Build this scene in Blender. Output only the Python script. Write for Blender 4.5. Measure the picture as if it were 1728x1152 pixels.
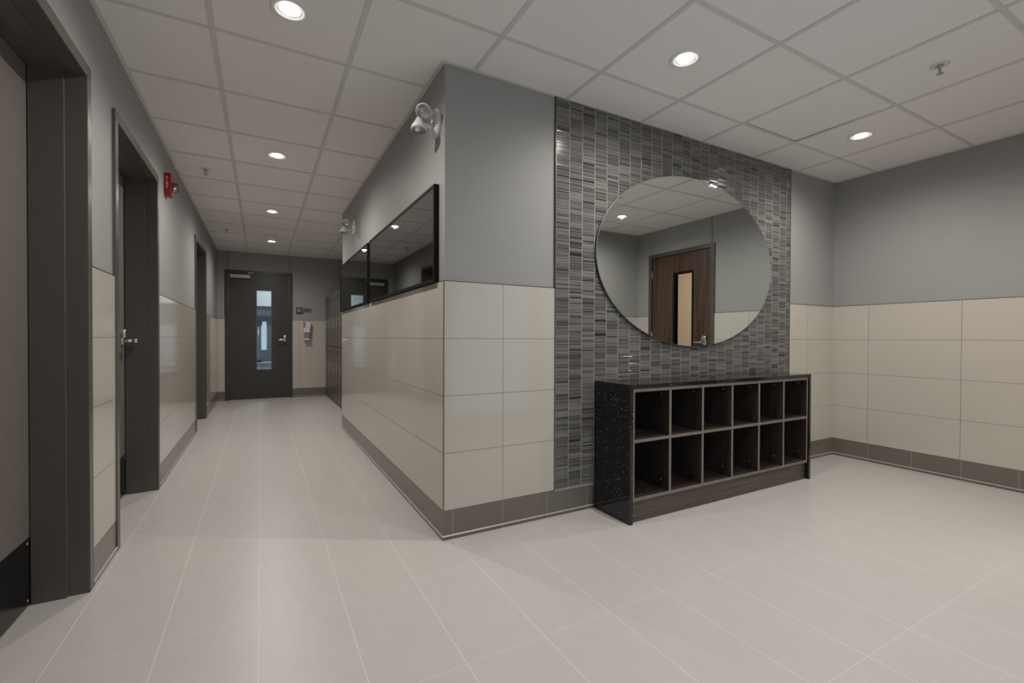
import bpy, bmesh, math, random
from mathutils import Vector, Matrix

for o in list(bpy.data.objects):
    bpy.data.objects.remove(o, do_unlink=True)
random.seed(7)
SC = bpy.context.scene
COL = SC.collection

# ------------------------------------------------------------------ camera
cam_d = bpy.data.cameras.new('camera')
cam = bpy.data.objects.new('camera', cam_d); COL.objects.link(cam)
CR = Vector((0.8778119579, -0.4789918886, 0.0035968184))
CU = Vector((0.0018552928, 0.0109087367, 0.9999387768))
CF = Vector((0.4790018, 0.8777515423, -0.0104644897))
m = Matrix((CR, CU, -CF)).transposed().to_4x4()
m.translation = Vector((0, 0, 1.07445))
cam.matrix_world = m
cam_d.sensor_width = 36.0
cam_d.sensor_fit = 'HORIZONTAL'
cam_d.lens = 766.713 / 1728 * 36
cam_d.shift_x = (864 - 858.9) / 1728
cam_d.shift_y = (577.856 - 576) / 1728
cam_d.clip_start = 0.02
SC.camera = cam

# ------------------------------------------------------------------ world, exposure
w = bpy.data.worlds.new('world'); SC.world = w; w.use_nodes = True
bgn = w.node_tree.nodes['Background']
bgn.inputs['Color'].default_value = (0.97, 0.97, 1.0, 1)
bgn.inputs['Strength'].default_value = 1.15
SC.view_settings.view_transform = 'Standard'
SC.view_settings.look = 'None'
SC.view_settings.gamma = 1.0
SC.view_settings.use_curve_mapping = False
SC.view_settings.exposure = 0.08
LAMP_W = 47.0          # watts of a recessed lamp in the room
LAMP_W_HALL = [53.0, 58.0, 57.0, 50.0, 8.0]

# ------------------------------------------------------------------ key dimensions
XL = -0.645      # left wall
XC = 0.853       # hall side of the corner block
YF = 2.276       # front wall
XR = 4.688       # right wall
YB = -0.29       # wall behind the camera
YE = 8.973       # end wall of the hall
ZC = 2.520       # ceiling
YR = 5.70        # where the corner block ends and the locker recess starts
XN = 1.50        # back of the locker recess
T = 0.3048
ZB = 0.155       # top of the base tile
ZW = ZB + 4 * T  # top of the wall tile

# ------------------------------------------------------------------ materials
def newmat(name):
    mt = bpy.data.materials.new(name); mt.use_nodes = True
    nt = mt.node_tree
    return mt, nt, nt.nodes['Principled BSDF']

def simple(name, col, rough=0.5, metal=0.0, spec=None, coat=0.0, bump=0.0, bscale=60.0):
    mt, nt, b = newmat(name)
    b.inputs['Base Color'].default_value = (*col, 1)
    b.inputs['Roughness'].default_value = rough
    b.inputs['Metallic'].default_value = metal
    if spec is not None: b.inputs['Specular IOR Level'].default_value = spec
    if coat: b.inputs['Coat Weight'].default_value = coat
    # slight procedural variation of tone, and a little relief
    tc = nt.nodes.new('ShaderNodeTexCoord')
    n = nt.nodes.new('ShaderNodeTexNoise'); n.inputs['Scale'].default_value = bscale
    n.inputs['Detail'].default_value = 3
    nt.links.new(tc.outputs['Object'], n.inputs['Vector'])
    mx = nt.nodes.new('ShaderNodeMix'); mx.data_type = 'RGBA'
    mx.inputs[6].default_value = (*[c * 0.96 for c in col], 1)
    mx.inputs[7].default_value = (*[min(1, c * 1.04) for c in col], 1)
    nt.links.new(n.outputs['Fac'], mx.inputs[0])
    nt.links.new(mx.outputs[2], b.inputs['Base Color'])
    if bump:
        bp = nt.nodes.new('ShaderNodeBump'); bp.inputs['Strength'].default_value = bump
        bp.inputs['Distance'].default_value = 0.002
        nt.links.new(n.outputs['Fac'], bp.inputs['Height'])
        nt.links.new(bp.outputs['Normal'], b.inputs['Normal'])
    return mt

def math_node(nt, op, a, b=None):
    n = nt.nodes.new('ShaderNodeMath'); n.operation = op
    for i, v in enumerate((a, b)):
        if v is None: continue
        if isinstance(v, (int, float)): n.inputs[i].default_value = v
        else: nt.links.new(v, n.inputs[i])
    return n.outputs[0]

def joint(nt, coord, off, period, width):
    a = math_node(nt, 'SUBTRACT', coord, off)
    a = math_node(nt, 'DIVIDE', a, period)
    a = math_node(nt, 'ADD', a, 100.5)
    a = math_node(nt, 'FRACT', a)
    a = math_node(nt, 'SUBTRACT', a, 0.5)
    a = math_node(nt, 'ABSOLUTE', a)
    return math_node(nt, 'LESS_THAN', a, width / 2 / period)

def tile_mat(name, col, jcol, rough, axis_a, offa, pa, axis_b=None, offb=0, pb=1, wa=0.003, wb=0.003,
             grain=(1, 1, 1), var=0.04, faint_b=1.0, faint_a=1.0, spec=0.5):
    mt, nt, b = newmat(name)
    geo = nt.nodes.new('ShaderNodeNewGeometry')
    sp = nt.nodes.new('ShaderNodeSeparateXYZ'); nt.links.new(geo.outputs['Position'], sp.inputs[0])
    ja = math_node(nt, 'MULTIPLY', joint(nt, sp.outputs[axis_a], offa, pa, wa), faint_a)
    if axis_b is not None:
        jb = math_node(nt, 'MULTIPLY', joint(nt, sp.outputs[axis_b], offb, pb, wb), faint_b)
        jm = math_node(nt, 'MAXIMUM', ja, jb)
    else:
        jm = ja
    mp = nt.nodes.new('ShaderNodeMapping'); mp.inputs['Scale'].default_value = grain
    nt.links.new(geo.outputs['Position'], mp.inputs['Vector'])
    n = nt.nodes.new('ShaderNodeTexNoise'); n.inputs['Scale'].default_value = 3.0
    n.inputs['Detail'].default_value = 6; n.inputs['Roughness'].default_value = 0.65
    nt.links.new(mp.outputs[0], n.inputs['Vector'])
    mx = nt.nodes.new('ShaderNodeMix'); mx.data_type = 'RGBA'
    mx.inputs[6].default_value = (*[c * (1 - var) for c in col], 1)
    mx.inputs[7].default_value = (*[c * (1 + var) for c in col], 1)
    nt.links.new(n.outputs['Fac'], mx.inputs[0])
    m2 = nt.nodes.new('ShaderNodeMix'); m2.data_type = 'RGBA'
    nt.links.new(jm, m2.inputs[0]); nt.links.new(mx.outputs[2], m2.inputs[6])
    m2.inputs[7].default_value = (*jcol, 1)
    nt.links.new(m2.outputs[2], b.inputs['Base Color'])
    r = math_node(nt, 'ADD', math_node(nt, 'MULTIPLY', jm, 0.5), rough)
    nt.links.new(r, b.inputs['Roughness'])
    b.inputs['Specular IOR Level'].default_value = spec
    return mt

def wood(name, c1, c2, scale=(60, 60, 2.0), rough=0.45, bump=0.15):
    mt, nt, b = newmat(name)
    tc = nt.nodes.new('ShaderNodeNewGeometry')
    mp = nt.nodes.new('ShaderNodeMapping'); mp.inputs['Scale'].default_value = scale
    nt.links.new(tc.outputs['Position'], mp.inputs['Vector'])
    n = nt.nodes.new('ShaderNodeTexNoise'); n.inputs['Scale'].default_value = 1.0
    n.inputs['Detail'].default_value = 8; n.inputs['Roughness'].default_value = 0.7
    nt.links.new(mp.outputs[0], n.inputs['Vector'])
    r = nt.nodes.new('ShaderNodeValToRGB')
    r.color_ramp.elements[0].position = 0.35; r.color_ramp.elements[0].color = (*c1, 1)
    r.color_ramp.elements[1].position = 0.65; r.color_ramp.elements[1].color = (*c2, 1)
    nt.links.new(n.outputs['Fac'], r.inputs[0])
    nt.links.new(r.outputs[0], b.inputs['Base Color'])
    b.inputs['Roughness'].default_value = rough
    bp = nt.nodes.new('ShaderNodeBump'); bp.inputs['Strength'].default_value = bump
    bp.inputs['Distance'].default_value = 0.001
    nt.links.new(n.outputs['Fac'], bp.inputs['Height']); nt.links.new(bp.outputs[0], b.inputs['Normal'])
    return mt

def emis(name, col, strength):
    mt, nt, b = newmat(name)
    b.inputs['Base Color'].default_value = (*col, 1)
    b.inputs['Emission Color'].default_value = (*col, 1)
    b.inputs['Emission Strength'].default_value = strength
    return mt

def glass(name, tint=(0.9, 0.95, 0.95), refl=0.08):
    mt, nt, b = newmat(name)
    out = nt.nodes['Material Output']; nt.nodes.remove(b)
    tr = nt.nodes.new('ShaderNodeBsdfTransparent'); tr.inputs[0].default_value = (*tint, 1)
    gl = nt.nodes.new('ShaderNodeBsdfGlossy'); gl.inputs['Roughness'].default_value = 0.01
    lw = nt.nodes.new('ShaderNodeLayerWeight'); lw.inputs['Blend'].default_value = 0.15
    f = math_node(nt, 'ADD', math_node(nt, 'MULTIPLY', lw.outputs['Fresnel'], 0.8), refl * 0.3)
    mx = nt.nodes.new('ShaderNodeMixShader')
    nt.links.new(f, mx.inputs[0]); nt.links.new(tr.outputs[0], mx.inputs[1]); nt.links.new(gl.outputs[0], mx.inputs[2])
    nt.links.new(mx.outputs[0], out.inputs['Surface'])
    return mt

def quartz(name):
    mt, nt, b = newmat(name)
    geo = nt.nodes.new('ShaderNodeNewGeometry')
    fl = None
    for sc, thr, pick in ((55, 0.075, 0.62), (120, 0.09, 0.72)):
        v = nt.nodes.new('ShaderNodeTexVoronoi'); v.inputs['Scale'].default_value = sc
        nt.links.new(geo.outputs['Position'], v.inputs['Vector'])
        near = math_node(nt, 'LESS_THAN', v.outputs['Distance'], thr * 1.6)
        s = nt.nodes.new('ShaderNodeSeparateColor'); nt.links.new(v.outputs['Color'], s.inputs[0])
        pk = math_node(nt, 'GREATER_THAN', s.outputs[0], pick)
        g = math_node(nt, 'MULTIPLY', math_node(nt, 'MULTIPLY', near, pk), s.outputs[1])
        fl = g if fl is None else math_node(nt, 'MAXIMUM', fl, g)
    n = nt.nodes.new('ShaderNodeTexNoise'); n.inputs['Scale'].default_value = 180
    nt.links.new(geo.outputs['Position'], n.inputs['Vector'])
    base = nt.nodes.new('ShaderNodeMix'); base.data_type = 'RGBA'
    base.inputs[6].default_value = (0.006, 0.006, 0.007, 1); base.inputs[7].default_value = (0.02, 0.02, 0.021, 1)
    nt.links.new(n.outputs['Fac'], base.inputs[0])
    mx = nt.nodes.new('ShaderNodeMix'); mx.data_type = 'RGBA'
    nt.links.new(fl, mx.inputs[0]); nt.links.new(base.outputs[2], mx.inputs[6])
    mx.inputs[7].default_value = (0.75, 0.75, 0.73, 1)
    nt.links.new(mx.outputs[2], b.inputs['Base Color'])
    b.inputs['Roughness'].default_value = 0.09
    return mt

def mirror_mat(name, col, rough=0.0):
    mt, nt, b = newmat(name)
    b.inputs['Base Color'].default_value = (*col, 1)
    b.inputs['Metallic'].default_value = 1.0
    b.inputs['Roughness'].default_value = rough
    return mt

def mosaic_mat():
    mt, nt, b = newmat('glass_strip_mosaic')
    at = nt.nodes.new('ShaderNodeAttribute'); at.attribute_name = 'Col'
    geo = nt.nodes.new('ShaderNodeNewGeometry')
    mp = nt.nodes.new('ShaderNodeMapping'); mp.inputs['Scale'].default_value = (4, 1, 120)
    nt.links.new(geo.outputs['Position'], mp.inputs['Vector'])
    n = nt.nodes.new('ShaderNodeTexNoise'); n.inputs['Scale'].default_value = 3; n.inputs['Detail'].default_value = 4
    nt.links.new(mp.outputs[0], n.inputs['Vector'])
    k = math_node(nt, 'ADD', math_node(nt, 'MULTIPLY', n.outputs['Fac'], 0.22), 0.84)
    mx = nt.nodes.new('ShaderNodeVectorMath'); mx.operation = 'SCALE'
    nt.links.new(at.outputs['Color'], mx.inputs[0]); nt.links.new(k, mx.inputs['Scale'])
    nt.links.new(mx.outputs[0], b.inputs['Base Color'])
    b.inputs['Roughness'].default_value = 0.16
    return mt

M = {}
M['paint'] = simple('grey_wall_paint', (0.340, 0.336, 0.328), 0.55, bump=0.03, bscale=250)
M['ceil_tile'] = simple('ceiling_tile_board', (0.90, 0.87, 0.85), 0.9, bump=0.15, bscale=300)
M['ceil_grid'] = simple('ceiling_grid_metal', (0.70, 0.685, 0.66), 0.5, bscale=20)
TJ = (0.19, 0.17, 0.15)
TILE = (0.57, 0.53, 0.475)
M['tile_front'] = tile_mat('wall_tile_front', TILE, TJ, 0.10, 0, 1.200, 0.6096, 2, ZB, T, grain=(60, 1, 1.5), var=0.03)
M['tile_right'] = tile_mat('wall_tile_right', TILE, TJ, 0.10, 1, 1.990, 0.6040, 2, ZB, T, grain=(1, 60, 1.5), var=0.03)
M['tile_hall'] = tile_mat('wall_tile_hall', TILE, TJ, 0.07, 1, 2.576, 0.5950, 2, ZB, T, grain=(1, 60, 1.5), var=0.03, faint_a=0.35)
M['tile_end'] = tile_mat('wall_tile_end', TILE, TJ, 0.12, 0, -0.62, 0.6096, 2, ZB, T, grain=(60, 1, 1.5), var=0.03)
BJ = (0.33, 0.31, 0.28)
BASE = (0.180, 0.156, 0.134)
M['base_x'] = tile_mat('base_tile_along_x', BASE, BJ, 0.25, 0, 1.200, 0.301, grain=(8, 8, 8), var=0.06)
M['base_y'] = tile_mat('base_tile_along_y', BASE, BJ, 0.25, 1, 1.982, 0.302, grain=(8, 8, 8), var=0.06)
M['base_end'] = M['base_x']
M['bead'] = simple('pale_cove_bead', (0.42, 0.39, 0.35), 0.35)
M['floor'] = tile_mat('floor_tile', (0.56, 0.525, 0.505), (0.80, 0.78, 0.75), 0.33, 0, 0.5945, 0.30229, 1, 1.3665, 0.6096,
                      wa=0.0023, wb=0.0021, grain=(5, 2.2, 1), var=0.06, faint_b=0.6, faint_a=0.85, spec=0.45)
M['edge'] = simple('bronze_edge_trim', (0.13, 0.12, 0.085), 0.35, metal=0.7)
M['frame'] = simple('door_frame_paint', (0.100, 0.091, 0.082), 0.32, bscale=12)
M['frame_end'] = simple('end_door_frame_paint', (0.048, 0.044, 0.040), 0.35, bscale=12)
M['leaf'] = simple('door_leaf_paint', (0.185, 0.163, 0.150), 0.38, bscale=10)  # frame paint made lighter: lamplight on the leaf put into its colour
M['leaf_end'] = simple('end_door_paint', (0.050, 0.047, 0.041), 0.40, bscale=10)
M['kick'] = simple('dark_steel_kick_plate', (0.055, 0.053, 0.05), 0.22, metal=0.9)
M['chrome'] = simple('satin_chrome', (0.72, 0.71, 0.70), 0.22, metal=1.0)
M['steel'] = simple('brushed_steel', (0.50, 0.50, 0.50), 0.35, metal=1.0)
M['closer'] = simple('silver_closer_paint', (0.44, 0.44, 0.44), 0.4, metal=0.2)
M['black'] = simple('black_metal', (0.006, 0.006, 0.006), 0.6, spec=0.15)
M['rubber'] = simple('black_rubber', (0.01, 0.01, 0.01), 0.8)
M['mirror'] = mirror_mat('clear_mirror', (0.80, 0.84, 0.82))
M['mirror_edge'] = simple('mirror_edge', (0.16, 0.18, 0.17), 0.5)
M['tinted'] = mirror_mat('grey_tinted_mirror', (0.36, 0.37, 0.37), 0.01)
M['quartz'] = quartz('black_sparkle_quartz')
M['wood'] = wood('dark_oak_laminate', (0.020, 0.015, 0.013), (0.052, 0.040, 0.035), (90, 90, 2.5))
M['wood_h'] = wood('dark_oak_laminate_horizontal', (0.055, 0.043, 0.037), (0.135, 0.108, 0.093), (2.5, 60, 120))
M['wood_edge'] = wood('grey_oak_edge_band', (0.17, 0.135, 0.115), (0.26, 0.21, 0.18), (30, 30, 60))
M['walnut'] = wood('walnut_door_veneer', (0.028, 0.014, 0.008), (0.105, 0.058, 0.035), (25, 25, 1.2), rough=0.4)
M['white'] = simple('white_plastic', (0.72, 0.71, 0.69), 0.4)
M['trimring'] = simple('white_lamp_trim', (0.85, 0.84, 0.82), 0.5)
M['baffle'] = simple('lamp_reflector', (0.8, 0.8, 0.78), 0.2, metal=0.8)
M['bulb'] = emis('lamp_glow', (1.0, 0.97, 0.92), 30.0)
M['clear'] = glass('clear_glass')
M['lens'] = glass('lamp_lens_glass', (0.9, 0.9, 0.9), 0.3)
M['doorglass'] = glass('door_glass', (0.76, 0.82, 0.84))
M['red'] = simple('red_alarm_plastic', (0.27, 0.009, 0.008), 0.35)
M['locker'] = simple('locker_paint', (0.105, 0.096, 0.086), 0.35, bscale=8)
M['lockerhandle'] = simple('locker_handle_recess', (0.45, 0.44, 0.42), 0.35, metal=0.6)
M['darkgap'] = simple('dark_seam', (0.01, 0.01, 0.01), 0.9)
M['mosaic'] = mosaic_mat()
M['grout'] = simple('mosaic_grout', (0.31, 0.30, 0.29), 0.8)
M['sign_dark'] = simple('sign_dark_face', (0.05, 0.05, 0.06), 0.4)
M['sign_light'] = simple('sign_light_face', (0.20, 0.205, 0.20), 0.35, metal=0.3)
M['sign_mark'] = simple('sign_symbol', (0.45, 0.45, 0.55), 0.5)
M['smoke'] = simple('translucent_grey_plastic', (0.28, 0.26, 0.30), 0.25)
M['peach'] = simple('peach_wall_paint', (0.78, 0.60, 0.45), 0.7)
M['bluewall'] = simple('pale_blue_wall_paint', (0.60, 0.64, 0.65), 0.7)
M['slate'] = simple('slate_panel', (0.13, 0.17, 0.20), 0.5)

# ------------------------------------------------------------------ mesh helpers
ORG = {}
class MB:
    def __init__(s): s.v = []; s.f = []; s.mi = []; s.sm = []
    def add(s, vs, fs, mi=0, smooth=False):
        b = len(s.v); s.v += [tuple(v) for v in vs]
        for f in fs: s.f.append([b + i for i in f]); s.mi.append(mi); s.sm.append(smooth)
        return s
    def bm(s, bm, mi=0, smooth=False):
        bm.verts.index_update()
        s.add([v.co[:] for v in bm.verts], [[v.index for v in f.verts] for f in bm.faces], mi, smooth)
        bm.free(); return s
    def box(s, x0, x1, y0, y1, z0, z1, mi=0, bev=0.0, seg=2):
        if bev > 0:
            bm = bmesh.new(); bmesh.ops.create_cube(bm, size=1)
            for v in bm.verts:
                v.co = ((x0 + x1) / 2 + v.co.x * (x1 - x0), (y0 + y1) / 2 + v.co.y * (y1 - y0), (z0 + z1) / 2 + v.co.z * (z1 - z0))
            bmesh.ops.bevel(bm, geom=bm.edges[:], offset=bev, segments=seg, affect='EDGES', profile=0.5)
            return s.bm(bm, mi)
        vs = [(x, y, z) for x in (x0, x1) for y in (y0, y1) for z in (z0, z1)]
        fs = [(0, 1, 3, 2), (4, 6, 7, 5), (0, 4, 5, 1), (2, 3, 7, 6), (0, 2, 6, 4), (1, 5, 7, 3)]
        return s.add(vs, fs, mi)
    def lathe(s, prof, origin, axis=(0, 0, 1), n=32, mi=0, smooth=True, cap0=False, cap1=False):
        ax = Vector(axis).normalized()
        q = Vector((0, 0, 1)).rotation_difference(ax)
        o = Vector(origin); vs = []; fs = []
        for r, z in prof:
            for k in range(n):
                a = 2 * math.pi * k / n
                vs.append(o + q @ Vector((r * math.cos(a), r * math.sin(a), z)))
        L = len(prof)
        for i in range(L - 1):
            for k in range(n):
                k2 = (k + 1) % n
                fs.append((i * n + k, i * n + k2, (i + 1) * n + k2, (i + 1) * n + k))
        s.add(vs, fs, mi, smooth)
        b = len(s.v) - len(vs)
        if cap0: s.f.append([b + k for k in range(n)][::-1]); s.mi.append(mi); s.sm.append(False)
        if cap1: s.f.append([b + (L - 1) * n + k for k in range(n)]); s.mi.append(mi); s.sm.append(False)
        return s
    def tube(s, pts, r, n=12, mi=0):
        pts = [Vector(p) for p in pts]; vs = []; fs = []
        rr = r if isinstance(r, (list, tuple)) else [r] * len(pts)
        up = None
        for i, p in enumerate(pts):
            d = (pts[min(i + 1, len(pts) - 1)] - pts[max(i - 1, 0)]).normalized()
            if up is None:
                up = Vector((0, 0, 1)) if abs(d.z) < 0.9 else Vector((1, 0, 0))
            a = d.cross(up).normalized(); c = a.cross(d).normalized(); up = c
            for k in range(n):
                t = 2 * math.pi * k / n
                vs.append(p + (a * math.cos(t) + c * math.sin(t)) * rr[i])
        for i in range(len(pts) - 1):
            for k in range(n):
                k2 = (k + 1) % n
                fs.append((i * n + k, i * n + k2, (i + 1) * n + k2, (i + 1) * n + k))
        fs.append(tuple(range(n))[::-1]); fs.append(tuple((len(pts) - 1) * n + k for k in range(n)))
        return s.add(vs, fs, mi, True)
    def profile(s, prof, path, mi=0):
        """sweep a (u, z) profile along a 2-D polyline; u is measured along the given normals"""
        # path: list of ((x, y), (nx, ny))
        n = len(prof); vs = []; fs = []
        for (x, y), (nx, ny) in path:
            for u, z in prof: vs.append((x + nx * u, y + ny * u, z))
        for i in range(len(path) - 1):
            for k in range(n - 1):
                fs.append((i * n + k, (i + 1) * n + k, (i + 1) * n + k + 1, i * n + k + 1))
        fs.append(tuple(range(n))); fs.append(tuple((len(path) - 1) * n + k for k in range(n))[::-1])
        return s.add(vs, fs, mi)
    def build(s, name, mats, parent=None, origin=None):
        if not isinstance(mats, (list, tuple)): mats = [mats]
        org = Vector((0, 0, 0))
        if parent is not None: org = ORG.get(parent, org)
        elif origin is not None: org = Vector(origin)
        me = bpy.data.meshes.new(name)
        me.from_pydata([(Vector(v) - org)[:] for v in s.v], [], s.f)
        for mt in mats: me.materials.append(mt)
        me.polygons.foreach_set('material_index', s.mi)
        me.polygons.foreach_set('use_smooth', s.sm)
        bm = bmesh.new(); bm.from_mesh(me)
        bmesh.ops.recalc_face_normals(bm, faces=bm.faces[:]); bm.to_mesh(me); bm.free()
        me.update()
        o = bpy.data.objects.new(name, me); COL.objects.link(o)
        if parent is not None: o.parent = parent
        elif origin is not None: o.location = org
        ORG[o] = org
        return o

def thing(name, loc, label=None, cat=None, group=None, kind=None):
    o = bpy.data.objects.new(name, None); COL.objects.link(o)
    o.location = loc; o.empty_display_size = 0.1
    ORG[o] = Vector(loc)
    tag(o, label, cat, group, kind)
    return o
def tag(o, label=None, cat=None, group=None, kind=None):
    if label: o['label'] = label
    if cat: o['category'] = cat
    if group: o['group'] = group
    if kind: o['kind'] = kind
    return o
def struct(mb, name, mats, label=None, cat=None):
    o = mb.build(name, mats); o['kind'] = 'structure'
    tag(o, label, cat)
    return o
def copy_tree(o, parent=None):
    c = o.copy(); COL.objects.link(c)
    if parent is not None:
        c.parent = parent; c.matrix_parent_inverse = o.matrix_parent_inverse.copy()
    for ch in [q for q in bpy.data.objects if q.parent == o]:
        copy_tree(ch, c)
    return c
def text_mesh(name, body, size, mat, parent, mw, thick=0.0005):
    cu = bpy.data.curves.new(name, 'FONT'); cu.body = body; cu.size = size
    cu.align_x = 'CENTER'; cu.align_y = 'CENTER'; cu.extrude = thick
    tmp = bpy.data.objects.new('tmp', cu); COL.objects.link(tmp)
    dg = bpy.context.evaluated_depsgraph_get()
    me = bpy.data.meshes.new_from_object(tmp.evaluated_get(dg))
    bpy.data.objects.remove(tmp, do_unlink=True)
    me.transform(mw); me.transform(Matrix.Translation(-ORG[parent]))
    me.materials.clear(); me.materials.append(mat)
    o = bpy.data.objects.new(name, me); COL.objects.link(o); o.parent = parent; ORG[o] = ORG[parent]
    return o

# ================================================================== floor and ceiling
struct(MB().box(XL - 0.25, XR + 0.05, YB - 0.05, YE + 0.03, -0.12, 0.0), 'floor', M['floor'])

# ceiling: individual boards lying in a grid, all one ceiling
GX0, GY0, G = -0.19760, 1.94645, 0.6096
cb = MB()
for i in range(-2, 10):
    for j in range(-5, 13):
        x0 = GX0 + G * i; y0 = GY0 + G * j
        if x0 > XR or x0 + G < XL or y0 > YE or y0 + G < YB: continue
        if y0 > YF + 0.3 and x0 > XN: continue
        dz = 0.0035
        x1, y1 = x0 + G, y0 + G
        a = [(max(x0 + 0.006, XL - .02), max(y0 + 0.006, YB - .02)), (min(x1 - 0.006, XR + .02), min(y1 - 0.006, YE + .02))]
        tilt = 0.007 if (i, j) == (5, -1) else 0.0
        zb = ZC + dz
        vs = []
        for x in (a[0][0], a[1][0]):
            for y in (a[0][1], a[1][1]):
                for z in (zb, zb + 0.014):
                    vs.append((x, y, z + (tilt if y > (y0 + G / 2) else 0)))
        cb.add(vs, [(0, 1, 3, 2), (4, 6, 7, 5), (0, 4, 5, 1), (2, 3, 7, 6), (0, 2, 6, 4), (1, 5, 7, 3)])
cb.box(XL - 0.25, XR + 0.1, YB - 0.1, YE + 0.1, ZC + 0.03, ZC + 0.08)
ceiling = struct(cb, 'ceiling', M['ceil_tile'])
gb = MB()
for i in range(-1, 9):
    x = GX0 + G * i
    if XL < x < XR:
        gb.box(x - 0.012, x + 0.012, YB, (YF if x > XN else YE), ZC, ZC + 0.0032)
        gb.box(x - 0.003, x + 0.003, YB, (YF if x > XN else YE), ZC + 0.001, ZC + 0.03)
for j in range(-4, 13):
    y = GY0 + G * j
    if YB < y < YE:
        xe = XR if y < YF else (XC if y < YR else XN)
        gb.box(XL, xe, y - 0.010, y + 0.010, ZC - 0.0004, ZC + 0.003)
        gb.box(XL, xe, y - 0.003, y + 0.003, ZC + 0.001, ZC + 0.03)
# wall angle
aw = 0.020
za, zb_ = ZC - 0.001, ZC + 0.0032
gb.box(XL, XL + aw, YB, YE, za, zb_)
gb.box(XC - aw, XC, YF - aw, YR, za, zb_)
gb.box(XC, XR, YF - aw, YF, za, zb_)
gb.box(XR - aw, XR, YB, YF, za, zb_)
gb.box(XL, XN, YE - aw, YE, za, zb_)
gb.box(XL, XR, YB, YB + aw, za, zb_)
gb.box(XC, XN, YR, YR + aw, za, zb_)
gb.box(XN - aw, XN, YR, YE, za, zb_)
gb.build('ceiling_grid', M['ceil_grid'], ceiling)

# ================================================================== walls
WT = 0.21
HC = ZC + 0.03
LEFT_DOORS = [(1.466, 2.556), (2.922, 4.012), (6.089, 7.179)]   # outer edges of the frames
FZ = 2.205                                                     # top of the frames
FW = 0.050
def gap(d): return d[0] + FW - 0.004, d[1] - FW + 0.004
mb = MB(); ys = YB - 0.1
for d in LEFT_DOORS:
    a, b = gap(d)
    mb.box(XL - WT, XL, ys, a, 0, HC); mb.box(XL - WT, XL, a, b, FZ - FW + 0.004, HC); ys = b
mb.box(XL - WT, XL, ys, YE + 0.1, 0, HC)
wall_left = struct(mb, 'wall_left', M['paint'])
TT = 0.008
mb = MB(); eb = MB(); ys = YB
segs = []
for d in LEFT_DOORS: segs.append((ys, d[0])); ys = d[1]
segs.append((ys, YE))
for a, b in segs:
    mb.box(XL, XL + TT, a, b, ZB + 0.002, ZW)
    eb.box(XL, XL + TT + 0.001, a, b, ZW, ZW + 0.003)
mb.build('wall_tiles', M['tile_hall'], wall_left); eb.build('edge_trim', M['edge'], wall_left)

# corner block: hall side and front wall
YH = YR
mb = MB().box(XC, XN, YF, YR, 0, HC)
wall_block = struct(mb, 'wall_hall_right', M['paint'])
mb = MB().box(XC - TT, XC, YF - TT, YR + TT, ZB + 0.002, ZW)
mb.box(XC, XN, YR, YR + TT, ZB + 0.002, ZW)
mb.build('wall_tiles', M['tile_hall'], wall_block)
mb = MB().box(XC - TT - 0.001, XC, YF - TT, YR + TT, ZW, ZW + 0.003)
mb.box(XC - TT - 0.001, XC - TT + 0.004, YF - TT - 0.001, YF - TT + 0.004, ZB, ZW + 0.003)
mb.build('edge_trim', M['edge'], wall_block)

wall_front = struct(MB().box(XN, XR + 0.05, YF, YF + 0.2, 0, HC), 'wall_front', M['paint'])
MX0, MX1 = 1.556, 3.967
mb = MB().box(XC, MX0 - 0.006, YF - TT, YF, ZB + 0.002, ZW)
mb.box(MX1 + 0.004, XR, YF - TT, YF, ZB + 0.002, ZW)
mb.build('wall_tiles', M['tile_front'], wall_front)
mb = MB().box(XC, MX0 - 0.006, YF - TT - 0.001, YF, ZW, ZW + 0.003)
mb.box(MX1 + 0.004, XR, YF - TT - 0.001, YF, ZW, ZW + 0.003)
mb.box(MX0 - 0.006, MX0 - 0.002, YF - 0.0135, YF, ZB, ZC)
mb.box(MX1 + 0.001, MX1 + 0.004, YF - 0.0135, YF, ZB, ZC)
mb.build('edge_trim', M['edge'], wall_front)

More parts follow.
